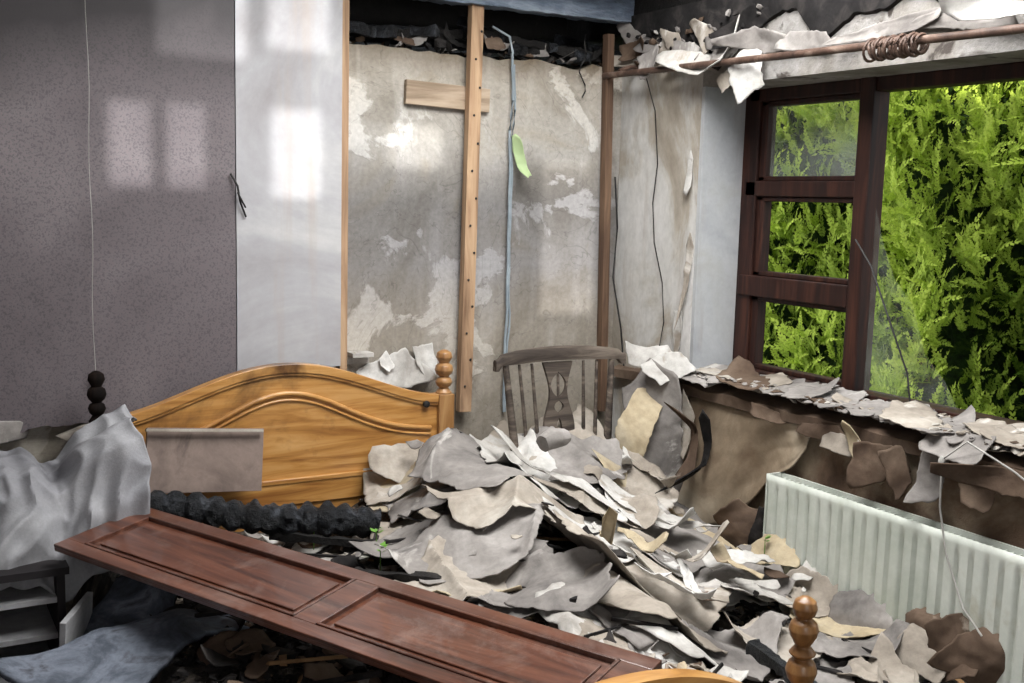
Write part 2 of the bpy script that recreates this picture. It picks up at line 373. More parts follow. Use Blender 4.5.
for i in range(9):
    y=-.15-i*.29;z=rnd.uniform(2.1,2.15)
    b.sheet((-.014,y,z),rnd.uniform(.25,.42),rnd.uniform(.04,.08),(-1,-.03,.0),rnd.uniform(-.12,.12),.01,.08,rnd.choice([1,2,2]),i+50,.09,.3,44,8,clampx=-.003)
for i in range(11):
    y=-.08-i*.075
    b.sheet((-.03,y,rnd.uniform(2.13,2.25)),rnd.uniform(.12,.24),rnd.uniform(.05,.1),(-1,rnd.uniform(-.4,.2),rnd.uniform(-.2,.3)),rnd.uniform(-.9,.9),.06,.45,rnd.choice([2,2,1,4,5]),i+1600,.1,.8,40,8,clampx=-.003)
for i in range(60):
    y=rnd.uniform(-.85,-.04);s_=rnd.uniform(.006,.018);b.rock((-.026,y,rnd.uniform(2.13,2.26)),(s_,s_*2.2,s_*1.2),RE(),rnd.choice([2,5,4,5]))
for (y,z,w,l,n,a_,m,sd) in [(-.56,2.09,.42,.12,(-.7,-.3,.8),-.22,0,3),(-.8,2.03,.13,.2,(-.9,-.3,.1),.3,0,4),(-.7,2.02,.06,.08,(-.9,-.3,.1),.6,1,14),(-1.78,2.115,.34,.05,(-.9,0,.35),-.1,0,8),(-1.95,2.09,.3,.04,(-.9,0,.3),.1,0,18),(-.28,2.12,.1,.14,(-.9,-.2,.2),.2,2,9)]:
    b.sheet((-.075,y,z),w,l,n,a_,.1,.6,m,sd,.06,1,44,8)
b.obj("torn_ceiling_lining",sheetmats,50,.003)
b=MB();b.bb((-1.203,-.045,.95),(-1.175,-.002,2.3));b.obj("wall_batten",[M['stud']],0,bevel=.002)
b=MB();b.box((-.695,-.04,1.55),(.05,.034,1.5),Matrix.Rotation(.012,3,'Y'));
for k in range(14): b.lathe([(.005,0),(.005,.004)],(-.68+(.01 if k%2 else -.01)-.02*(1-k/14),-.058,.9+k*.1),Matrix.Rotation(math.pi/2,3,'X'),1,8)
b.obj("wall_batten.001",[M['stud'],M['wire']],0,bevel=.002)
b=MB();b.box((-.072,-.022,1.5),(.032,.036,1.5),Matrix.Rotation(-.02,3,'Y'));b.obj("wall_batten.002",[M['stud_d']],0,bevel=.002)
b=MB();b.box((-.78,-.012,1.965),(.34,.02,.085),Matrix.Rotation(.03,3,'Y'));b.obj("timber_noggin",[M['stud_x']],0,bevel=.002)
b=MB();b.bb((-1.16,-.06,1.03),(-1.08,-.002,1.045));b.bb((-1.16,-.012,1.0),(-1.08,-.002,1.03));b.obj("shelf_bracket",[sheetmats[0]],0)
def wav(x,y,z0,z1,a,sd,n=24): return [(x+a*noise.noise((sd,i*.35,0)),y+a*.3*noise.noise((sd,7,i*.4)),z0+(z1-z0)*i/n) for i in range(n+1)]
b=MB();b.tube(wav(-.515,-.018,.78,2.14,.01,1),.0055);b.tube(wav(-.505,-.018,.78,2.1,.014,1.2),.004)
b.tube([(-.515,-.018,2.14),(-.53,-.015,2.2),(-.6,-.01,2.23)],.0045)
b.obj("electric_cable",[M['cable']],60)
b=MB();b.tube([(-.04,-.035,1.7),(-.03,-.05,1.5),(-.05,-.06,1.3),(-.03,-.1,1.1),(-.03,-.13,.95)],.0035)
b.tube([(-.04,-.2,2.1),(-.012,-.24,1.95),(-.012,-.27,1.75),(-.012,-.25,1.6),(-.012,-.27,1.45),(-.012,-.33,1.3),(-.012,-.35,1.15),(-.012,-.33,1.05)],.0022);b.tube(wav(-.2,-.02,2.0,2.24,.03,5,10),.003)
b.obj("loose_wire",[M['wire']],60)
b=MB();b.tube([(-2.025+.003*math.sin(i),-.075,2.5-1.48*i/20) for i in range(21)],.0011,6);b.lathe([(.003,0),(.006,.01),(.006,.025),(.002,.03)],(-2.023,-.075,1.0));b.obj("pull_cord",[M['string']],60)
b=MB();b.tube([(-1.59,-.06,1.66),(-1.57,-.07,1.62),(-1.56,-.065,1.57),(-1.54,-.06,1.52)],.0035);b.tube([(-1.57,-.07,1.6),(-1.545,-.075,1.55)],.003);b.obj("frayed_wire",[M['wire']],60)
# window
wx0,wx1=.195,.26
W=empty("window_1")
b=MB();F0,F1=.945,2.02
yl,ym0,ym1,yr=-.535,-1.065,-1.125,-3.1
b.bb((wx0,yl-.055,F0),(wx1,-.5,F1));b.bb((wx0,yr,F0),(wx1,yr+.06,F1));b.bb((wx0,yr,F1-.045),(wx1,yl,F1));b.bb((wx0-.02,yr,F0),(wx1,yl,F0+.055))
b.bb((wx0-.01,ym1,F0),(wx1,ym0,F1));b.bb((wx0,-2.3,F0),(wx1,-2.23,F1))
b.bb((wx0,ym0,1.635),(wx1,yl,1.69));b.bb((wx0-.012,ym0,1.27),(wx1,yl,1.345))
for z0_,z1_ in ((1.69,1.975),(1.345,1.635),(1.0,1.27)):
    for a_,c_ in (((wx0+.012,yl-.088,z0_),(wx1-.01,yl-.05,z1_)),((wx0+.012,ym0,z0_),(wx1-.01,ym0+.012,z1_)),((wx0+.012,ym0,z0_),(wx1-.01,yl-.05,z0_+.018)),((wx0+.012,ym0,z1_-.018),(wx1-.01,yl-.05,z1_))): b.bb(a_,c_)
b.obj("frame",[M['frame']],0,bevel=.004,parent=W)
def glassmat(name,lo,hi):
    gm,nt,bs=newmat(name);nt.nodes.remove(bs)
    tr=N(nt,"ShaderNodeBsdfTransparent");gl=N(nt,"ShaderNodeBsdfGlossy");gl.inputs["Roughness"].default_value=.05;df=N(nt,"ShaderNodeBsdfDiffuse");df.inputs[0].default_value=lin((180,190,180))
    mx=N(nt,"ShaderNodeMixShader");mx.inputs[0].default_value=.04;nt.links.new(tr.outputs[0],mx.inputs[1]);nt.links.new(gl.outputs[0],mx.inputs[2])
    mx2=N(nt,"ShaderNodeMixShader");nt.links.new(mx.outputs[0],mx2.inputs[1]);nt.links.new(df.outputs[0],mx2.inputs[2])
    gf=ramp(nt,noi(nt,coords(nt),3,6,.7),[(.42,(lo,)*3),(.7,(hi,)*3)]);nt.links.new(gf,mx2.inputs[0])
    nt.links.new(mx2.outputs[0],nt.nodes["Material Output"].inputs[0]);return gm
b=MB();gx=.23;b.add([(gx,ym0,1.7),(gx,yl-.05,1.7),(gx,yl-.05,1.97),(gx,ym0,1.97)],[(0,1,2,3)]);
b.add([(gx,-1.12,.99),(gx,-1.12,1.62),(gx,-1.16,1.5),(gx,-1.22,1.38),(gx,-1.3,1.3),(gx,-1.36,1.15),(gx,-1.44,1.08),(gx,-1.5,.99)],[(0,1,2,3,4,5,6,7)],1)
b.obj("glass",[glassmat("hazy_glass",130,180),glassmat("broken_glass",50,120)],0,parent=W)  # first pane mixes in a pale diffuse haze by noise
# sill
SL=empty("trim_window_sill")
b=MB();n=90;vs=[];fs=[]
for i in range(n+1):
    y=-.06-3.1*i/n if i else -.06;e=-.035+.02*noise.noise((y*9,0,0))
    zt=.945+.012*noise.noise((y*7,3,0))
    vs+=[(e,y,.9),(e,y,zt-.01),(.07,y,zt+.02+.01*noise.noise((y*11,1,1))),(.195,y,.955)]
for i in range(n):
    for k in range(3): a=i*4+k;fs.append((a,a+4,a+5,a+1))
    a=i*4;fs.append((a,a+3,a+7,a+4))
fs+=[(0,1,2,3),(n*4,n*4+3,n*4+2,n*4+1)]
b.add(vs,fs);b.obj("ledge",[sheetmats[4]],0,parent=SL)
b=MB()
for i in range(1500):
    y=rnd.uniform(-2.3,-.45);s_=rnd.uniform(.005,.022);x=rnd.uniform(-.04,.16)
    b.rock((x,y,.976+rnd.uniform(0,.016)),(s_*1.4,s_*1.5,s_*.5),RE(.5),rnd.choice([1,2,2,2,4,4,6]))
for i in range(26):
    y=-.5-i*.072
    b.sheet((rnd.uniform(.0,.08),y,.985+rnd.uniform(0,.016)),rnd.uniform(.14,.28),rnd.uniform(.1,.2),(rnd.uniform(-.3,-.02),rnd.uniform(-.1,.1),1),rnd.random()*3,.0,.1,rnd.choice([2,2,2,1,1,4]),i+340,.1,.35,50,10)
for (x,y,z,w,l,m,sd,a_) in [(-.05,-.56,.76,.05,.4,1,1,.05),(-.06,-.62,.74,.035,.42,4,2,-.04),(-.07,-.52,.78,.04,.36,2,3,.1),(-.05,-.68,.72,.03,.38,5,12,.02),(-.06,-1.38,.86,.05,.24,3,4,.6),(-.06,-1.46,.86,.18,.12,4,5,.2),(-.06,-1.64,.86,.1,.18,2,6,.1),(-.05,-1.0,.91,.2,.04,4,8,0),(-.05,-1.2,.9,.25,.05,4,9,0),(-.05,-1.9,.9,.3,.08,4,10,0),(-.06,-1.53,.84,.08,.16,4,20,.3),(-.05,-1.3,.88,.16,.07,1,22,.1),(-.06,-1.8,.87,.12,.14,4,23,-.2)]:
    b.sheet((x,y,z),w,l,(-1,-.25,.15),a_,.06,.5,m,sd+700,.07,.8,34,9)
b.sheet((-.06,-1.72,.955),.26,.12,(-.6,-.1,1),-.1,.06,.3,2,717,.06,.6,44,9)
b.obj("rubble",sheetmats,50,.003,parent=SL)
b=MB()
nx_,nz_=40,30;vs=[];fs=[]
for i in range(nx_+1):
    for j in range(nz_+1):
        s_=i/nx_;t=j/nz_
        y=-.52-.62*s_;ztop=.895;zb=.36+ (s_**1.4)*.47+.03*noise.noise((s_*6,0,5))
        z=ztop+(zb-ztop)*t;x=-.012-.05*t*(1-s_*.6)*abs(math.sin(t*2+s_*3))-.01*abs(noise.noise((s_*4,t*4,2)))
        vs.append((x,y,z))
for i in range(nx_):
    for j in range(nz_): a=i*(nz_+1)+j;fs.append((a,a+1,a+nz_+2,a+nz_+1))
b.add(vs,fs);b.obj("peeling_lining_board",[M['lining']],60,.003)
# curtain pole
P=empty("curtain_pole")
b=MB();b.tube([(-.1,-.02-2.7*i/10,2.09-.05*i/10) for i in range(11)],.012,12)
b.obj("pole",[M['metal']],60,parent=P)
b=MB()
for i in range(15):
    y=-1.36-i*.0125;c=Vector((-.1,y,2.06));R_=.026 if i%3 else .031;pts=[]
    tx=rnd.uniform(-.4,.4)
    for k in range(15):
        a=2*math.pi*k/14;pts.append(c+Vector((math.cos(a)*R_,tx*math.sin(a)*.02,math.sin(a)*R_-.008)))
    b.tube(pts,.0045,6)
b.obj("rings",[M['metal']],60,parent=P)
b=MB();b.tube([(0,-.12,2.12),(-.05,-.12,2.12),(-.1,-.12,2.1)],.008);b.lathe([(.03,0),(.03,.006)],(0,-.12,2.12),Euler((0,-math.pi/2,0)).to_matrix());b.tube([(0,-2.2,2.1),(-.1,-2.2,2.06)],.008)
b.obj("brackets",[M['metal']],60,parent=P)
# radiator
Rd=empty("radiator")
b=MB();y0,y1=-1.04,-2.5;n=int((y0-y1)/.004);vs=[];fs=[]
zs=[(.13,0),(.15,.3),(.175,1),(.665,1),(.69,.3),(.705,0),(.73,0)]
for i in range(n+1):
    y=y0+(y1-y0)*i/n;ph=((y0-y)/.046)%1
    d=max(0,min(1,(abs(ph-.5)-.3)*9))
    for z,k in zs: vs.append((-.1+.012*d*k,y,z))
nz=len(zs)
for i in range(n):
    for k in range(nz-1): a=i*nz+k;fs.append((a,a+1,a+nz+1,a+nz))
b.add(vs,fs)
b.bb((-.035,y1,.13),(-.028,y0,.725));b.obj("panel",[M['rad']],50,.002,parent=Rd)
b=MB();b.bb((-.099,y0,.12),(-.022,y0+.005,.728));b.bb((-.099,y1,.12),(-.022,y1-.005,.728))
for i in range(70): y=y0-.02-i*.0205; b.bb((-.097,y-.003,.7),(-.03,y+.003,.712))
b.bb((-.03,-1.3,.3),(-.001,-1.27,.6));b.bb((-.03,-2.2,.3),(-.001,-2.17,.6));b.tube([(-.06,y0+.03,0),(-.06,y0+.03,.16),(-.06,y0-.02,.17)],.008)
b.obj("casing",[M['rad']],0,bevel=.001,parent=Rd)
# ---------------- debris pile
DP=empty("collapsed_debris_pile")
b=MB();nx,ny=150,160;x0,x1,y0,y1=-3.05,-.02,-3.0,-.02
vs=[(x0+(x1-x0)*i/nx,y0+(y1-y0)*j/ny,max(.01,Hn(x0+(x1-x0)*i/nx,y0+(y1-y0)*j/ny)-.025)) for i in range(nx+1) for j in range(ny+1)]
fs=[(i*(ny+1)+j,(i+1)*(ny+1)+j,(i+1)*(ny+1)+j+1,i*(ny+1)+j+1) for i in range(nx) for j in range(ny)]
b.add(vs,fs);b.obj("rubble_mound",[M['rubble']],0,parent=DP)
def nrmH(x,y):
    e=.04;return Vector((H(x-e,y)-H(x+e,y),H(x,y-e)-H(x,y+e),2*e)).normalized()
b=MB()
for i in range(3600):
    x=rnd.uniform(-2.05,-.05);y=-abs(rnd.triangular(-.05,2.1,1.2))
    z=Hn(x,y)-.014;s_=rnd.uniform(.006,.02)*(1.8 if rnd.random()<.12 else 1)
    dark=(x<-1.3-.25*(y+1))
    if dark: mt=rnd.choice([5,5,5,5,5,5,5,4,5,5] if x<-1.5 else [5,5,5,5,5,2,5,4,1])
    else: mt=rnd.choice([0,1,1,2,2,6,5,4,5,3,7])
    b.rock((x,y,z+.006),(s_*2.0,s_*1.2,s_*.45),RE(.6),mt)
b.obj("plaster_chips",sheetmats,0,parent=DP)
b=MB()
for i in range(46):
    x=rnd.uniform(-1.3,-.12);y=rnd.uniform(-1.8,-.15)
    if x<-1.1 and y>-.6: continue
    w=rnd.uniform(.22,.34)
    b.drape(x,y,w,w*rnd.uniform(.6,1.2),rnd.random()*6,.0+.008*rnd.random(),rnd.choice([1,1,2,2,2,3,0]),i+100,.016,.4,44,12)
D=[ # x,y,w,l,ang,mat,amp
(-.22,-.72,.3,.46,.1,2,.03),(-.2,-1.02,.28,.34,-.2,3,.025),(-.9,-1.46,.4,.3,.1,1,.025),(-1.2,-.84,.38,.34,.6,2,.03),
(-.7,-1.52,.34,.28,.6,2,.02),(-1.24,-1.1,.34,.32,.4,1,.03),(-.34,-1.62,.34,.24,.4,2,.02),(-1.1,-1.3,.34,.3,.9,2,.03),
(-.16,-1.3,.28,.26,.3,1,.02),(-.28,-.36,.34,.34,.2,0,.03),(-1.12,-.6,.3,.26,.2,2,.03),
(-.46,-.38,.34,.26,1.7,1,.02),(-.62,-.3,.3,.26,.7,2,.02),
(-.2,-1.5,.32,.2,-.6,3,.012),(-.5,-1.56,.3,.26,.2,1,.02),(-.62,-1.78,.28,.22,.7,2,.02),(-.4,-1.8,.24,.2,.2,1,.02)]
for i,(x,y,w,l,a,m_,am) in enumerate(D): b.drape(x,y,w,l,a,.03,m_,i+11,am,.7,84,24)
# large limp sheets, bottom to top
E=[(-.45,-1.15,.46,.42,.25,2,.03),(-1.14,-1.0,.46,.4,.5,2,.03),(-.74,-1.24,.54,.4,-.2,1,.03),(-.26,-.85,.3,.6,.25,3,.03),(-.98,-.88,.5,.4,.1,1,.035),
(-.5,-.86,.42,.56,.3,2,.04),(-.7,-1.0,.46,.36,-.35,0,.03),(-.4,-.58,.36,.56,.5,1,.035),(-.98,-.62,.4,.46,.3,2,.035),(-.78,-.62,.32,.6,-.15,0,.04),(-.56,-.56,.44,.3,-.2,2,.015),(-.66,-.8,.18,.5,.7,1,.02)]
for i,(x,y,w,l,a,m_,am) in enumerate(E): b.drape(x,y,w,l,a,.05+.0075*i,m_,i+61,am,.45,110,32,.06,4,0.03,1.0)
b.sheet((-1.0,-.33,.67),.38,.24,(-.15,-.55,.8),-.3,.1,.12,1,1001,.05,.5,70,16)
for i in range(14):
    x=rnd.uniform(-1.1,-.25);y=rnd.uniform(-1.5,-.5)
    b.drape(x,y,rnd.uniform(.03,.06),rnd.uniform(.2,.4),rnd.uniform(-.7,.9),.145,rnd.choice([0,0,1,3]),i+900,.01,.4,40,14)
for (x,y,w,l,a,o,m_) in [(-.7,-.72,.08,.55,.75,.16,0),(-.36,-1.2,.1,.26,1.3,.12,0),(-.42,-1.36,.08,.22,1.5,.08,0),(-.46,-.9,.1,.4,.5,.15,0)]:
    b.drape(x,y,w,l,a,o,m_,int(x*-100),.01,.4,60,18)
for i,(c,w,l,n_,a,cu,cr,m_) in enumerate([
((-.16,-.5,.78),.22,.56,(-.65,-.7,.25),.1,.4,.3,2),((-.13,-.46,.82),.16,.6,(-.7,-.65,.15),-.2,.4,.2,3),((-.08,-.42,.84),.1,.46,(-.9,-.45,.1),.1,.3,.2,1),
((-.11,-.5,1.0),.2,.12,(-.6,-.6,.7),.5,.2,.3,0),((-.09,-.4,1.03),.2,.09,(-.5,-.6,.7),.2,.2,.3,0),((-.26,-.52,.78),.14,.38,(-.6,-.7,.35),-.1,.3,.3,3),
((-.14,-1.72,.45),.14,.18,(-.8,-.3,.4),.2,.6,.8,4),((-.16,-1.84,.45),.14,.18,(-.7,-.4,.4),.4,.6,.8,4),((-.2,-1.78,.42),.14,.18,(-.5,-.4,.8),.9,.6,.8,1),((-.13,-1.9,.44),.16,.16,(-.9,-.4,.3),1.2,.6,.8,4),
((-.1,-.92,.5),.14,.24,(-.8,-.5,.2),.2,.4,.4,4),((-.08,-1.0,.53),.08,.2,(-.9,-.3,.1),-.3,.4,.4,5),((-.13,-1.12,.5),.18,.12,(-.8,-.3,.6),.2,.2,.4,3),
((-.14,-1.3,.42),.24,.14,(-.8,-.3,.7),-.2,.2,.4,1),((-.14,-1.5,.42),.22,.16,(-.8,-.3,.6),.3,.2,.4,2)]):
    b.sheet(c,w,l,n_,a,-cu,cr,m_,i+41,.05,.6,60,16,clampx=-.01)
b.obj("wallpaper_sheets",sheetmats,50,.0025,parent=DP)
b=MB()
for i in range(1000):
    x=rnd.uniform(-1.95,-.09);y=rnd.uniform(-2.05,-.3)
    dark=x<-1.25-.2*(y+1)
    if dark and rnd.random()<.25: continue
    if not dark and y>-1.4 and rnd.random()<.86: continue
    n_=nrmH(x,y)+Vector((rnd.uniform(-.3,.2),rnd.uniform(-.35,.15),rnd.uniform(0,.2)))
    w=rnd.uniform(.03,.1);up=.012 if dark or y<-1.4 else .13
    if not dark and y>-1.4: w*=.6
    mt=rnd.choice([2,4,5,5,5,1,5,0] if x>-1.6 else [5,5,5,4,2]) if dark else rnd.choice([0,0,1,1,1,2,2,3,4,5])
    b.sheet((x,y,Hn(x,y)+up),w,w*rnd.uniform(.6,1.7),n_,rnd.random()*6,rnd.uniform(-.1,.3),.35,mt,i+2000,.07,.8,20,4,cuts=2,clampx=-.01)
b.obj("torn_scraps",sheetmats,45,.003,parent=DP)
b=MB()
for i in range(110):
    x=rnd.uniform(-1.9,-.15);y=rnd.uniform(-2.0,-.6);l=rnd.uniform(.05,.2)
    b.box((x,y,Hs(x,y)+.025),(l,rnd.uniform(.006,.016),rnd.uniform(.004,.01)),Euler((rnd.uniform(-.2,.2),rnd.uniform(-.2,.2),rnd.random()*3.14)).to_matrix(),rnd.choice([0,0,0,1]),.002)
b.obj("splinters",[sheetmats[5],sheetmats[7]],0,parent=DP)
b=MB()
for p_,q_,w_ in [((-.8,-1.75,.54),(-.88,-2.1,.55),.03),((-1.75,-.75,.57),(-1.3,-1.1,.57),.03),((-.5,-1.9,.43),(-.45,-2.08,.42),.025),((-1.6,-.5,.57),(-1.25,-.8,.57),.022),((-1.8,-.6,.56),(-1.5,-.95,.57),.02),((-1.5,-.4,.56),(-1.25,-.6,.56),.03)]:
    beam(b,p_,q_,w_,w_,0 if p_[0]>-1 else 1,.007,30)
b.tube([(-.76,-.7,.82),(-.72,-.69,.83),(-.66,-.68,.83)],[.028,.032,.028],14,2,.3)
b.obj("charred_joists",[M['charwood'],M['soot'],sheetmats[2]],30,parent=DP)
lm,nt,bs=newmat("leaf_green");bs.inputs["Base Color"].default_value=lin((90,135,48));bs.inputs["Roughness"].default_value=.5
b=MB()
for (x,y,z) in [(-1.36,-.75,.59),(-1.48,-.55,.57),(-1.42,-.92,.59),(-.15,-1.1,.5)]:
    for k in range(6):
        a=rnd.random()*6.28;l=rnd.uniform(.012,.025);c=Vector((x,y,z+.02+rnd.uniform(0,.02)));d=Vector((math.cos(a),math.sin(a),.5))*l;s_=Vector((-math.sin(a),math.cos(a),0))*l*.4
        b.add([c,c+d*.5+s_,c+d,c+d*.5-s_],[(0,1,2,3)])
    b.tube([(x,y,z-.05),(x,y,z+.03)],.0015,5)
b.obj("green_seedlings",[lm],0,parent=DP)
b=MB()
b.sheet((-.98,-.03,.96),.28,.14,(0,-1,.2),.2,.03,.2,0,5);b.sheet((-.86,-.04,1.0),.09,.14,(0,-1,.3),.3,.03,.2,0,6);b.sheet((-1.02,-.03,1.0),.05,.06,(0,-1,.3),.6,.03,.2,0,16)
b.sheet((-1.9,-.062,.84),.5,.1,(0,-1,.1),.0,.02,.05,1,7,.06,.3);b.sheet((-2.4,-.062,.86),.5,.1,(0,-1,.1),.0,.02,.05,2,8,.06,.3)
b.sheet((-1.4,-.058,1.0),.3,.03,(0,-1,.1),.0,.02,.1,0,12,.08,.3)
b.obj("peeling_wall_paper",sheetmats,60,.002)
b=MB();b.sheet((-.008,-.46,1.72),.03,.2,(-1,-.1,0),.05,.02,.15,0,21,.08,.6,24,6,clampx=-.003);b.sheet((-.008,-.47,1.35),.03,.5,(-1,-.1,0),.03,.02,.1,1,22,.08,.6,30,8,clampx=-.003);b.sheet((-.008,-.43,1.1),.04,.2,(-1,-.1,0),.1,.02,.15,0,24,.08,.6,30,8,clampx=-.003)
b.obj("peeling_paint_flakes",sheetmats,60,.0015)
# ---------------- headboard
HB=empty("bed_headboard");b=MB();xc,hw=-1.44,.565;yb=-.16
def archz(x,base,rise):
    t=(x-xc)/hw;t=max(-1,min(1,t));return base+rise*(.5+.5*math.cos(math.pi*t))**.8
xs=[xc-hw+2*hw*i/60 for i in range(61)]
poly=[(xc-hw,.45),(xc+hw,.45)]+[(x,archz(x,.885,.135)) for x in reversed(xs)]
b.prism(poly,yb-.011,yb+.011)
def bandarch(b,base,rise,th,y0,y1,xa,xb,m=0,n=60):
    vs=[];fs=[]
    for i in range(n+1):
        x=xa+(xb-xa)*i/n;z=archz(x,base,rise)
        vs+=[(x,y0,z-th),(x,y0,z),(x,y1,z),(x,y1,z-th)]
    for i in range(n):
        for k in range(4):
            l=(k+1)%4;a=i*4;fs.append((a+k,a+l,a+4+l,a+4+k))
    fs+=[(0,1,2,3),(n*4,n*4+3,n*4+2,n*4+1)];b.add(vs,fs,m)
bandarch(b,.9,.14,.03,yb-.022,yb+.02,xc-hw,xc+hw)
bandarch(b,.872,.14,.012,yb-.018,yb,xc-hw,xc+hw)
def archin(b,dz,th,pr,k):
    pts=[];n=60
    for i in range(n+1):
        x=xc-hw+.03+(2*hw-.06)*i/n;t=(x-xc)/hw
        g=math.exp(-(t/.52)**2)
        pts.append((x,yb-.012-pr*.4,.775+.165*g-dz))
    b.tube(pts,th,8)
archin(b,0,.009,.004,0);archin(b,.022,.005,.004,0)
b.bb((xc-hw,yb-.02,.56),(xc+hw,yb+.015,.64));b.bb((xc-hw,yb-.024,.635),(xc+hw,yb,.65))
b.obj("arched_panel",[M['pine']],40,bevel=.002,parent=HB)
b=MB();x=-.85
b.bb((x-.03,yb-.03,0),(x+.03,yb+.03,.9))
prof=[(.028,.9),(.03,.905),(.022,.915),(.016,.925),(.026,.935),(.031,.95),(.026,.965),(.016,.972),(.028,.985),(.034,1.0),(.03,1.02),(.018,1.03),(.02,1.035),(.03,1.055),(.026,1.075),(.012,1.085),(.001,1.088)]
prof=[(r,.9+(z-.9)*.85) for r,z in prof]
b.lathe(prof,(x,yb,0),None,0,24);b.obj("post_right",[M['pine_v']],50,bevel=.002,parent=HB)
b=MB();x=-2.035;b.bb((x-.028,yb-.028,0),(x+.028,yb+.028,.87))
b.lathe([(r*.85,z-.01) for r,z in prof],(x,yb,0),None,0,24);b.obj("post_left",[M['postburnt']],50,parent=HB)
b=MB();b.lathe([(.012,0),(.012,.01),(.005,.014)],(-.93,yb-.02,.87),Euler((math.pi/2,0,0)).to_matrix());b.obj("bolt",[M['wire']],50,parent=HB)
# ---------------- footboard
FB=empty("bed_footboard");b=MB();yf=-2.13;xc2,hw2=-1.47,.41
def az(x):
    t=(x-xc2)/hw2;return .59+.148*(1-abs(t)**2.2)
xs=[xc2-hw2+2*hw2*i/50 for i in range(51)]
b.prism([(xc2-hw2,.2),(xc2+hw2,.2)]+[(x_,az(x_)) for x_ in reversed(xs)],yf-.011,yf+.011)
vs=[];fs=[]
for i,x_ in enumerate(xs):
    z=az(x_)+.012;vs+=[(x_,yf-.026,z-.026),(x_,yf-.02,z),(x_,yf+.02,z),(x_,yf+.026,z-.026)]
for i in range(50):
    for k in range(4): l=(k+1)%4;a=i*4;fs.append((a+k,a+l,a+4+l,a+4+k))
b.add(vs,fs);b.bb((xc2-hw2,yf-.016,.3),(xc2+hw2,yf+.016,.38));b.obj("arched_panel",[M['pine']],40,parent=FB)
for nm,x,mm in (("post_right",-1.03,'pine_v'),("post_left",-1.91,'postburnt')):
    b=MB();b.bb((x-.026,yf-.026,0),(x+.026,yf+.026,.62))
    pf=[(.03,.62),(.032,.628),(.024,.64),(.017,.65),(.026,.662),(.032,.68),(.026,.698),(.016,.706),(.027,.716),(.022,.724),(.015,.732),(.026,.752),(.03,.765),(.026,.78),(.014,.79),(.021,.797),(.025,.81),(.021,.825),(.009,.833),(.001,.835)]
    if mm!='pine_v': pf=[(r,z-.25) for r,z in pf];b=MB();b.bb((x-.03,yf-.03,0),(x+.03,yf+.03,.38))
    b.lathe(pf,(x,yf,0),None,0,28);b.obj(nm,[M[mm]],50,bevel=.002,parent=FB)
# ---------------- fallen panelled wardrobe door
A=Vector((-1.965,-.5,.705));Bp=Vector((-2.235,-.6,.665));u=(Vector((-1.28,-2.0,.70))-A);L=u.length+.0;u.normalize()
v=(Bp-A);v=(v-u*v.dot(u));Wd=v.length;v.normalize();n_=u.cross(v)
if n_.z<0:n_=-n_
Rm=Matrix((v,u,n_)).transposed()
b=MB();T=.02
def dp(v0,v1,u0,u1,z0,z1,m=0):
    b.box(((v0+v1)/2,(u0+u1)/2,(z0+z1)/2),(v1-v0,u1-u0,z1-z0),None,m)
dp(0.0,Wd,0,L,-T,-T*.45)
sw=.042
dp(0,sw,0,L,-T*.5,0);dp(Wd-sw,Wd,0,L,-T*.5,0)
for a0,a1 in ((0,.075),(.86,.93),(L-.07,L)): dp(sw-.001,Wd-sw+.001,a0,a1,-T*.5,0)
for a0,a1 in ((.075,.86),(.93,L-.07)):
    dp(sw,sw+.008,a0,a1,-T*.5,.003);dp(Wd-sw-.008,Wd-sw,a0,a1,-T*.5,.003);dp(sw,Wd-sw,a0,a0+.008,-T*.5,.003);dp(sw,Wd-sw,a1-.008,a1,-T*.5,.003)
    dp(sw+.028,Wd-sw-.028,a0+.028,a1-.028,-T*.5,-.004)
ob=b.obj("wardrobe_door",[M['mahog']],0,bevel=.002)
ob.matrix_world=Matrix.Translation(A)@Rm.to_4x4()
# ---------------- chair
C=empty("spindle_back_chair");b=MB();yc=-.42;xm=-.515
zc=lambda t:1.045+.022*(1-abs(t)**2.2)-.012*(abs(t)>.9)
vs=[];fs=[];n=40
for i in range(n+1):
    t=-1+2*i/n;x=xm+t*.272;th=.05*(1-.35*abs(t)**3)+(.006 if abs(t)>.9 else 0);y=yc+.03*(1-t*t)
    z=zc(t)+.02
    for (a_,c_) in ((-.011,-.5),(-.013,-.2),(-.012,.3),(-.006,.5),(.006,.5),(.012,.3),(.013,-.2),(.011,-.5)): vs.append((x,y+a_,z-th/2+th*c_))
for i in range(n):
    for k in range(8): l=(k+1)%8;fs.append((i*8+k,i*8+l,(i+1)*8+l,(i+1)*8+k))
fs+=[tuple(range(8)),tuple(n*8+k for k in range(8))];b.add(vs,fs);b.obj("crest_rail",[M['chair']],50,parent=C)
b=MB()
for t,r in ((-.82,.012),(.82,.012),(-.6,.006),(-.4,.006),(.4,.006),(.6,.006)):
    x=xm+t*.272;yt=yc+.03*(1-t*t);b.tube([(xm+t*.22,-.45,.46),(xm+t*.24,(yt-.45)/2-.01,.75),(x,yt,1.03)],[r,r*1.25,r*.9],10)
b.obj("spindles",[M['chair']],60,parent=C)
b=MB();zz0,zz1=.48,1.03;n=80
def wid(z):
    return .05+.014*math.sin((z-.78)/.25*6.0+1.2)
def hole(z):
    t=(z-.95)
    if -.045<t<.04: return .032*math.sin((t+.045)/.085*math.pi)**.6
    if -.1<t<-.058: return .02*math.sin((t+.1)/.042*math.pi)**.6
    if -.3<t<-.12: return .018*math.sin((t+.3)/.18*math.pi)**.6
    return 0
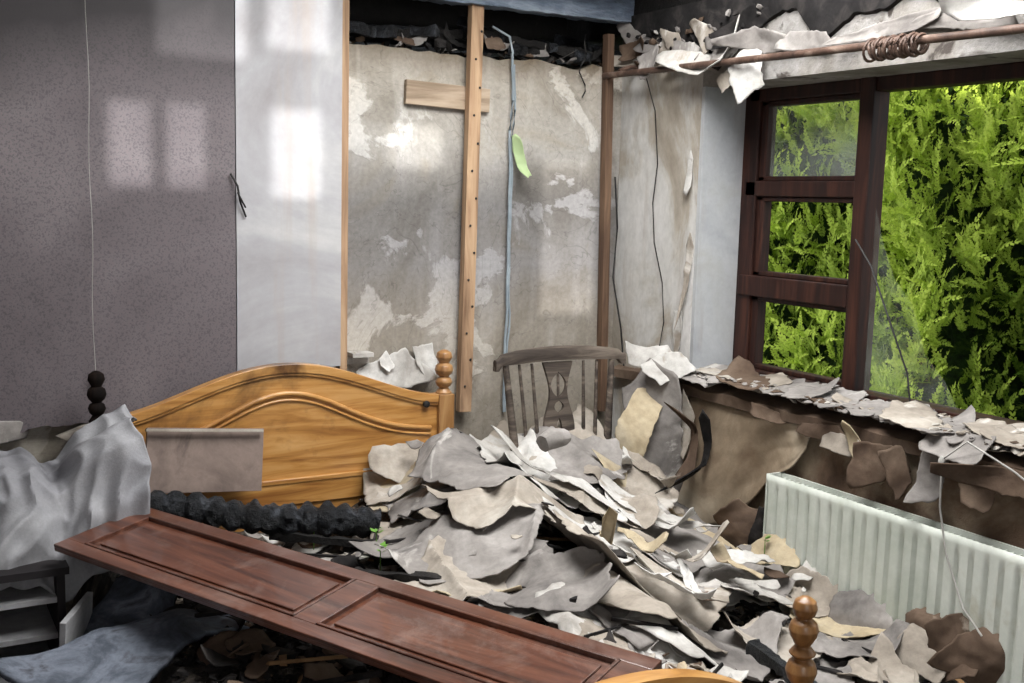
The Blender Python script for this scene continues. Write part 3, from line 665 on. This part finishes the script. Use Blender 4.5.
for i in range(n):
    za=zz0+(zz1-zz0)*i/n;zb=zz0+(zz1-zz0)*(i+1)/n
    ya=-.45+.06*(za-.46)/.57;y2=-.45+.06*(zb-.46)/.57
    for s_ in (-1,1):
        p=[(xm+s_*hole(za),za),(xm+s_*wid(za),za),(xm+s_*wid(zb),zb),(xm+s_*hole(zb),zb)]
        vs=[(p[k][0],(ya if k<2 else y2)+o,p[k][1]) for o in (-.006,.006) for k in range(4)]
        b.add(vs,[(0,1,2,3),(7,6,5,4),(0,4,5,1),(1,5,6,2),(2,6,7,3),(3,7,4,0)])
b.tube([(xm,-.405,.90),(xm,-.398,.99)],.005,6)
b.obj("pierced_splat",[M['chair']],0,parent=C)
b=MB()
b.prism([(xm-.2,.43),(xm+.2,.43),(xm+.21,.45),(xm+.2,.46),(xm-.2,.46),(xm-.21,.45)],-.86,-.43);b.obj("seat",[M['chair']],0,bevel=.008,parent=C)
b=MB()
for sx in (-1,1):
    for yy,dy in ((-.8,-.04),(-.48,.04)):
        b.tube([(xm+sx*.16,yy,.44),(xm+sx*.18,yy+dy*.5,.25),(xm+sx*.2,yy+dy,.0)],[.014,.02,.012],12)
b.tube([(xm-.18,-.81,.2),(xm+.18,-.81,.2)],.009);b.obj("legs",[M['chair']],60,parent=C)
# ---------------- left side
CB=empty("bedside_cabinet");b=MB();cx0,cx1,cy0,cy1=-2.85,-2.2,-.62,-.12
b.bb((cx0,cy0,.0),(cx0+.02,cy1,.58));b.bb((cx1-.02,cy0,0),(cx1,cy1,.58));b.bb((cx0,cy1-.015,0),(cx1,cy1,.58));b.bb((cx0-.01,cy0-.01,.58),(cx1+.01,cy1,.6));b.obj("carcass",[M['cab']],0,parent=CB)
b=MB()
for z in (.04,.16,.28,.40,.50): b.bb((cx0+.02,cy0+.01,z),(cx1-.02,cy1-.015,z+.014))
b.obj("shelves",[M['cabw']],0,parent=CB)
b=MB();b.box((-2.2,-.74,.3),(.016,.22,.46),Euler((0,.05,-.45)).to_matrix());b.lathe([(.01,0),(.014,.01),(.001,.016)],(-2.215,-.8,.4),Euler((0,-math.pi/2,0)).to_matrix());b.obj("door",[M['cabw']],0,bevel=.002,parent=CB)
b=MB();nx,ny=130,110;vs=[];fs=[]
fl=random.Random(12);fo=[(fl.uniform(0,3.14),fl.uniform(.1,1.0),fl.choice((-1,1))*fl.uniform(.25,.7)) for k in range(14)]
def clothh(s_,t):
    hh=0
    for (a_,o_,k_) in fo:
        d_=(s_*math.cos(a_)+t*math.sin(a_)-o_);hh+=k_*.12*(math.sqrt(d_*d_+.0003)-.3)
    return hh+.03*noise.noise((s_*5,t*4,5))+.03*(1-2*abs(noise.noise((s_*9,t*5,15))))
hm0=sum(clothh(.4+.6*i/9,j/9) for i in range(10) for j in range(10))/100
for i in range(nx+1):
    for j in range(ny+1):
        s_=i/nx;t=j/ny;x=-2.62+.655*s_
        arc=t*.62;top=.3
        if arc<top: y=-.2-arc;z=.84
        else:
            q=arc-top;y=-.5-.05*math.sin(min(1,q*5))-.05*q;z=.84-q*.95
        z+=.09*max(0,s_-.7)/.3*(1-.3*t)
        z-=.06*math.exp(-((s_-.66)/.07)**2)
        hh=clothh(s_,t)-hm0
        z+=hh*.6;y+=-hh*.7
        x+=.04*noise.noise((t*4,s_*2,3))*(.3+s_)
        z-=.02*s_*s_*math.sin(t*14)
        vs.append((x,min(y,-.07),z))
for i in range(nx):
    for j in range(ny): a=i*(ny+1)+j;fs.append((a,a+1,a+ny+2,a+ny+1))
b.add(vs,fs);b.obj("crumpled_sheet",[M['cloth']],70,.003)
b=MB();b.box((-1.735,-.27,.765),(.37,.014,.2),Euler((-.15,.1,.05)).to_matrix());b.box((-1.735,-.282,.862),(.37,.012,.008),Euler((-.15,.1,.05)).to_matrix(),1);b.obj("scorched_panel",[M['ashboard'],sheetmats[1]],0,bevel=.001)
b=MB();pts=[];rr=[]
for i in range(140):
    t=i/139;pts.append((-1.99+.7*t,-.36-.24*t,.67-.08*t+.008*math.sin(t*9)));rr.append(.034+.016*abs(math.sin(t*42))+.006*noise.noise((t*14,0,0)))
b.tube(pts,rr,18,0,.3)
b.obj("charred_bedding_roll",[M['charwood']],40)
b=MB();b.sheet((-2.06,-1.0,.5),.24,.6,(-.35,-.1,1),.1,-.15,.6,0,77,.05,.6,70,24);b.sheet((-2.14,-.8,.42),.26,.5,(-.5,-.2,1),.1,-.2,.7,0,78,.05,.6,60,20);b.sheet((-2.1,-1.25,.42),.24,.4,(-.4,-.3,1),.6,-.2,.7,0,79,.05,.6,60,20)
b.obj("blue_duvet",[M['duvet']],70,.015)
lm2,nt,bs=newmat("pale_green_paper");bs.inputs["Base Color"].default_value=lin((150,168,124));bs.inputs["Roughness"].default_value=.7
b=MB();b.sheet((-.485,-.035,1.76),.045,.17,(-.2,-1,0),.2,.1,.6,0,2,.09,1,34,7,cuts=4);b.obj("torn_green_paper_tag",[lm2],60,.001)
b=MB();b.tube([(-.12,-1.72,.93),(-.125,-1.73,.8),(-.125,-1.76,.68),(-.13,-1.83,.55),(-.14,-1.9,.5)],.003,6);b.tube([(-.12,-1.72,.93),(-.1,-1.78,.99),(-.06,-1.9,.93),(-.06,-2.0,.88)],.003,6);b.lathe([(.003,0),(.009,.01),(.009,.03),(.003,.04)],(-.12,-1.72,.9));b.obj("blind_cord",[M['string']],60)
b=MB();b.tube([(.15,-1.12,1.5),(.14,-1.2,1.42),(.13,-1.3,1.25),(.13,-1.38,1.1),(.13,-1.4,1.0)],.003,6);b.obj("loose_wire.001",[M['wire']],60)
# ---------------- hedge
hm,nt,bs=newmat("conifer_foliage");at=N(nt,"ShaderNodeAttribute");at.attribute_name="Col";nt.links.new(at.outputs[0],bs.inputs["Base Color"]);bs.inputs["Roughness"].default_value=.6
bs.inputs["Specular IOR Level"].default_value=.15
V=[];Fc=[];CO=[]
def frond(o,d,n,L_,c1,c2,rr):
    d=d.normalized();s_=d.cross(n).normalized();nn=s_.cross(d)
    def leaf(p,dr,ln,w,ca,cb):
        dr=dr.normalized();sd=dr.cross(nn).normalized()*w;i=len(V)
        V.extend([p,p+dr*ln*.5-sd,p+dr*ln,p+dr*ln*.5+sd]);Fc.append((i,i+1,i+2,i+3));CO.extend([ca,cb,cb,cb])
    k=7
    for i in range(k):
        t=i/k;p=o+d*L_*t-nn*L_*.3*t*t
        dd=(d-nn*.6*t)
        for sg in (-1,1):
            ln=L_*.36*(1-t*.75)*rr.uniform(.7,1.25);dr=dd*1.15+s_*sg*.5+nn*rr.uniform(-.25,.25)
            cm=[c1[q]*(1-t)+c2[q]*t for q in range(3)]
            drn=dr.normalized()
            leaf(p,dr,ln,L_*.028,cm,c2)
            for g in (.15,.45,.7):
                pp=p+drn*ln*g;q_=ln*.4*(1.1-g*.5)
                leaf(pp,drn+s_*sg*.5,q_,L_*.02,cm,c2);leaf(pp,drn-s_*sg*.5+dd*.3,q_,L_*.02,cm,c2)
    leaf(o+d*L_*.85-nn*L_*.24,d-nn*.6,L_*.22,L_*.02,c2,c2)
rr=random.Random(3)
def lc(c): return lin(c)[:3]
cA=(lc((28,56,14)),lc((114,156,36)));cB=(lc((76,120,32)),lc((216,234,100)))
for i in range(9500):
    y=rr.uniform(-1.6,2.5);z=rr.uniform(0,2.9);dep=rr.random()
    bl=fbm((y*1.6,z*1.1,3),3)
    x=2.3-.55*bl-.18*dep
    shade=min(1,max(0,dep*.6+.6*bl+.38+.14*(z-1.2)+rr.uniform(-.2,.2)))  # deep fronds darker, outer and higher ones lighter: shading put into vertex colour
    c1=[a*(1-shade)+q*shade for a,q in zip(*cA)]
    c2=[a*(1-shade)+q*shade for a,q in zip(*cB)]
    d=Vector((-.5,rr.uniform(-.7,.25),rr.uniform(.0,1.1)));n=Vector((-.85+rr.uniform(-.35,.35),rr.uniform(-.5,.3),.45))
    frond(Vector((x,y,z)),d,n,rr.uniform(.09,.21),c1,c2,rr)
me=bpy.data.meshes.new("conifer_hedge");me.from_pydata([tuple(q) for q in V],[],Fc)
ca=me.color_attributes.new("Col",'FLOAT_COLOR','POINT');buf=[]
for c in CO: buf+= [c[0],c[1],c[2],1]
ca.data.foreach_set("color",buf);me.materials.append(hm)
ho=bpy.data.objects.new("conifer_hedge",me);bpy.context.collection.objects.link(ho)
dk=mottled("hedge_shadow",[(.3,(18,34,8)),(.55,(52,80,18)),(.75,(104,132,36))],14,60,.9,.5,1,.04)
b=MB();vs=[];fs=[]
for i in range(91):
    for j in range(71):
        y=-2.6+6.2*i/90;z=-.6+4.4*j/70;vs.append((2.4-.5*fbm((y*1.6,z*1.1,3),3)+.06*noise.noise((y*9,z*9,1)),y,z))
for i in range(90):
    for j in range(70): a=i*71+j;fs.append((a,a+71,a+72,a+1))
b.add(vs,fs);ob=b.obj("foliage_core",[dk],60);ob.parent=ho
b=MB();b.bb((.26,-8,-.7),(9,8,-.6));b.obj("ground",[mottled("grass",[(.3,(40,60,20)),(.7,(80,110,40))])],0)
# ---------------- lights
w=bpy.data.worlds.new("World");S.world=w;w.use_nodes=True;bg=w.node_tree.nodes["Background"]
bg.inputs[0].default_value=(.88,.93,1,1);bg.inputs[1].default_value=1.6
def light(name,t,loc,rot,e,col=(1,1,1),**k):
    l=bpy.data.lights.new(name,t);l.energy=e;l.color=col
    for a,v_ in k.items(): setattr(l,a,v_)
    o=bpy.data.objects.new(name,l);o.location=loc;o.rotation_euler=rot;bpy.context.collection.objects.link(o);return o
d=Vector((.7,.7,-.55));light("sun",'SUN',(-3,-5,8),d.to_track_quat('-Z','Y').to_euler(),6.5,(1,.97,.9),angle=.02)
light("roof_opening_light",'AREA',(-.95,-1.6,2.9),(0,0,0),135,(1,.995,.98),shape='RECTANGLE',size=1.5,size_y=1.5)
d=Vector((.55,.8,-.18));light("rear_window_light",'AREA',(-2.2,-4.55,1.7),d.to_track_quat('-Z','Y').to_euler(),22,(1,.98,.96),shape='RECTANGLE',size=1.2,size_y=1.1)
d=Vector((0,1,-.05));light("light_patch_spot",'SPOT',(-1.2,-30,3.15),d.to_track_quat('-Z','Y').to_euler(),38000,(1,.99,.97),spot_size=.14,shadow_soft_size=.13)  # added spot behind the rear wall, throws light patches through its slots
# ---------------- camera
p,yaw,roll=0.1299,0.5292,0.0264
F=Vector((math.sin(yaw)*math.cos(p),math.cos(yaw)*math.cos(p),-math.sin(p)))
R=Vector((math.cos(yaw),-math.sin(yaw),0));U=R.cross(F)
R,U=R*math.cos(roll)+U*math.sin(roll),-R*math.sin(roll)+U*math.cos(roll)
cd=bpy.data.cameras.new("camera");cd.sensor_width=36;cd.lens=1087.2/1024*36;cd.clip_start=.05
co=bpy.data.objects.new("camera",cd);mm=Matrix((R,U,-F)).transposed().to_4x4();mm.translation=Vector((-2.594,-3.622,1.6));co.matrix_world=mm
bpy.context.collection.objects.link(co);S.camera=co
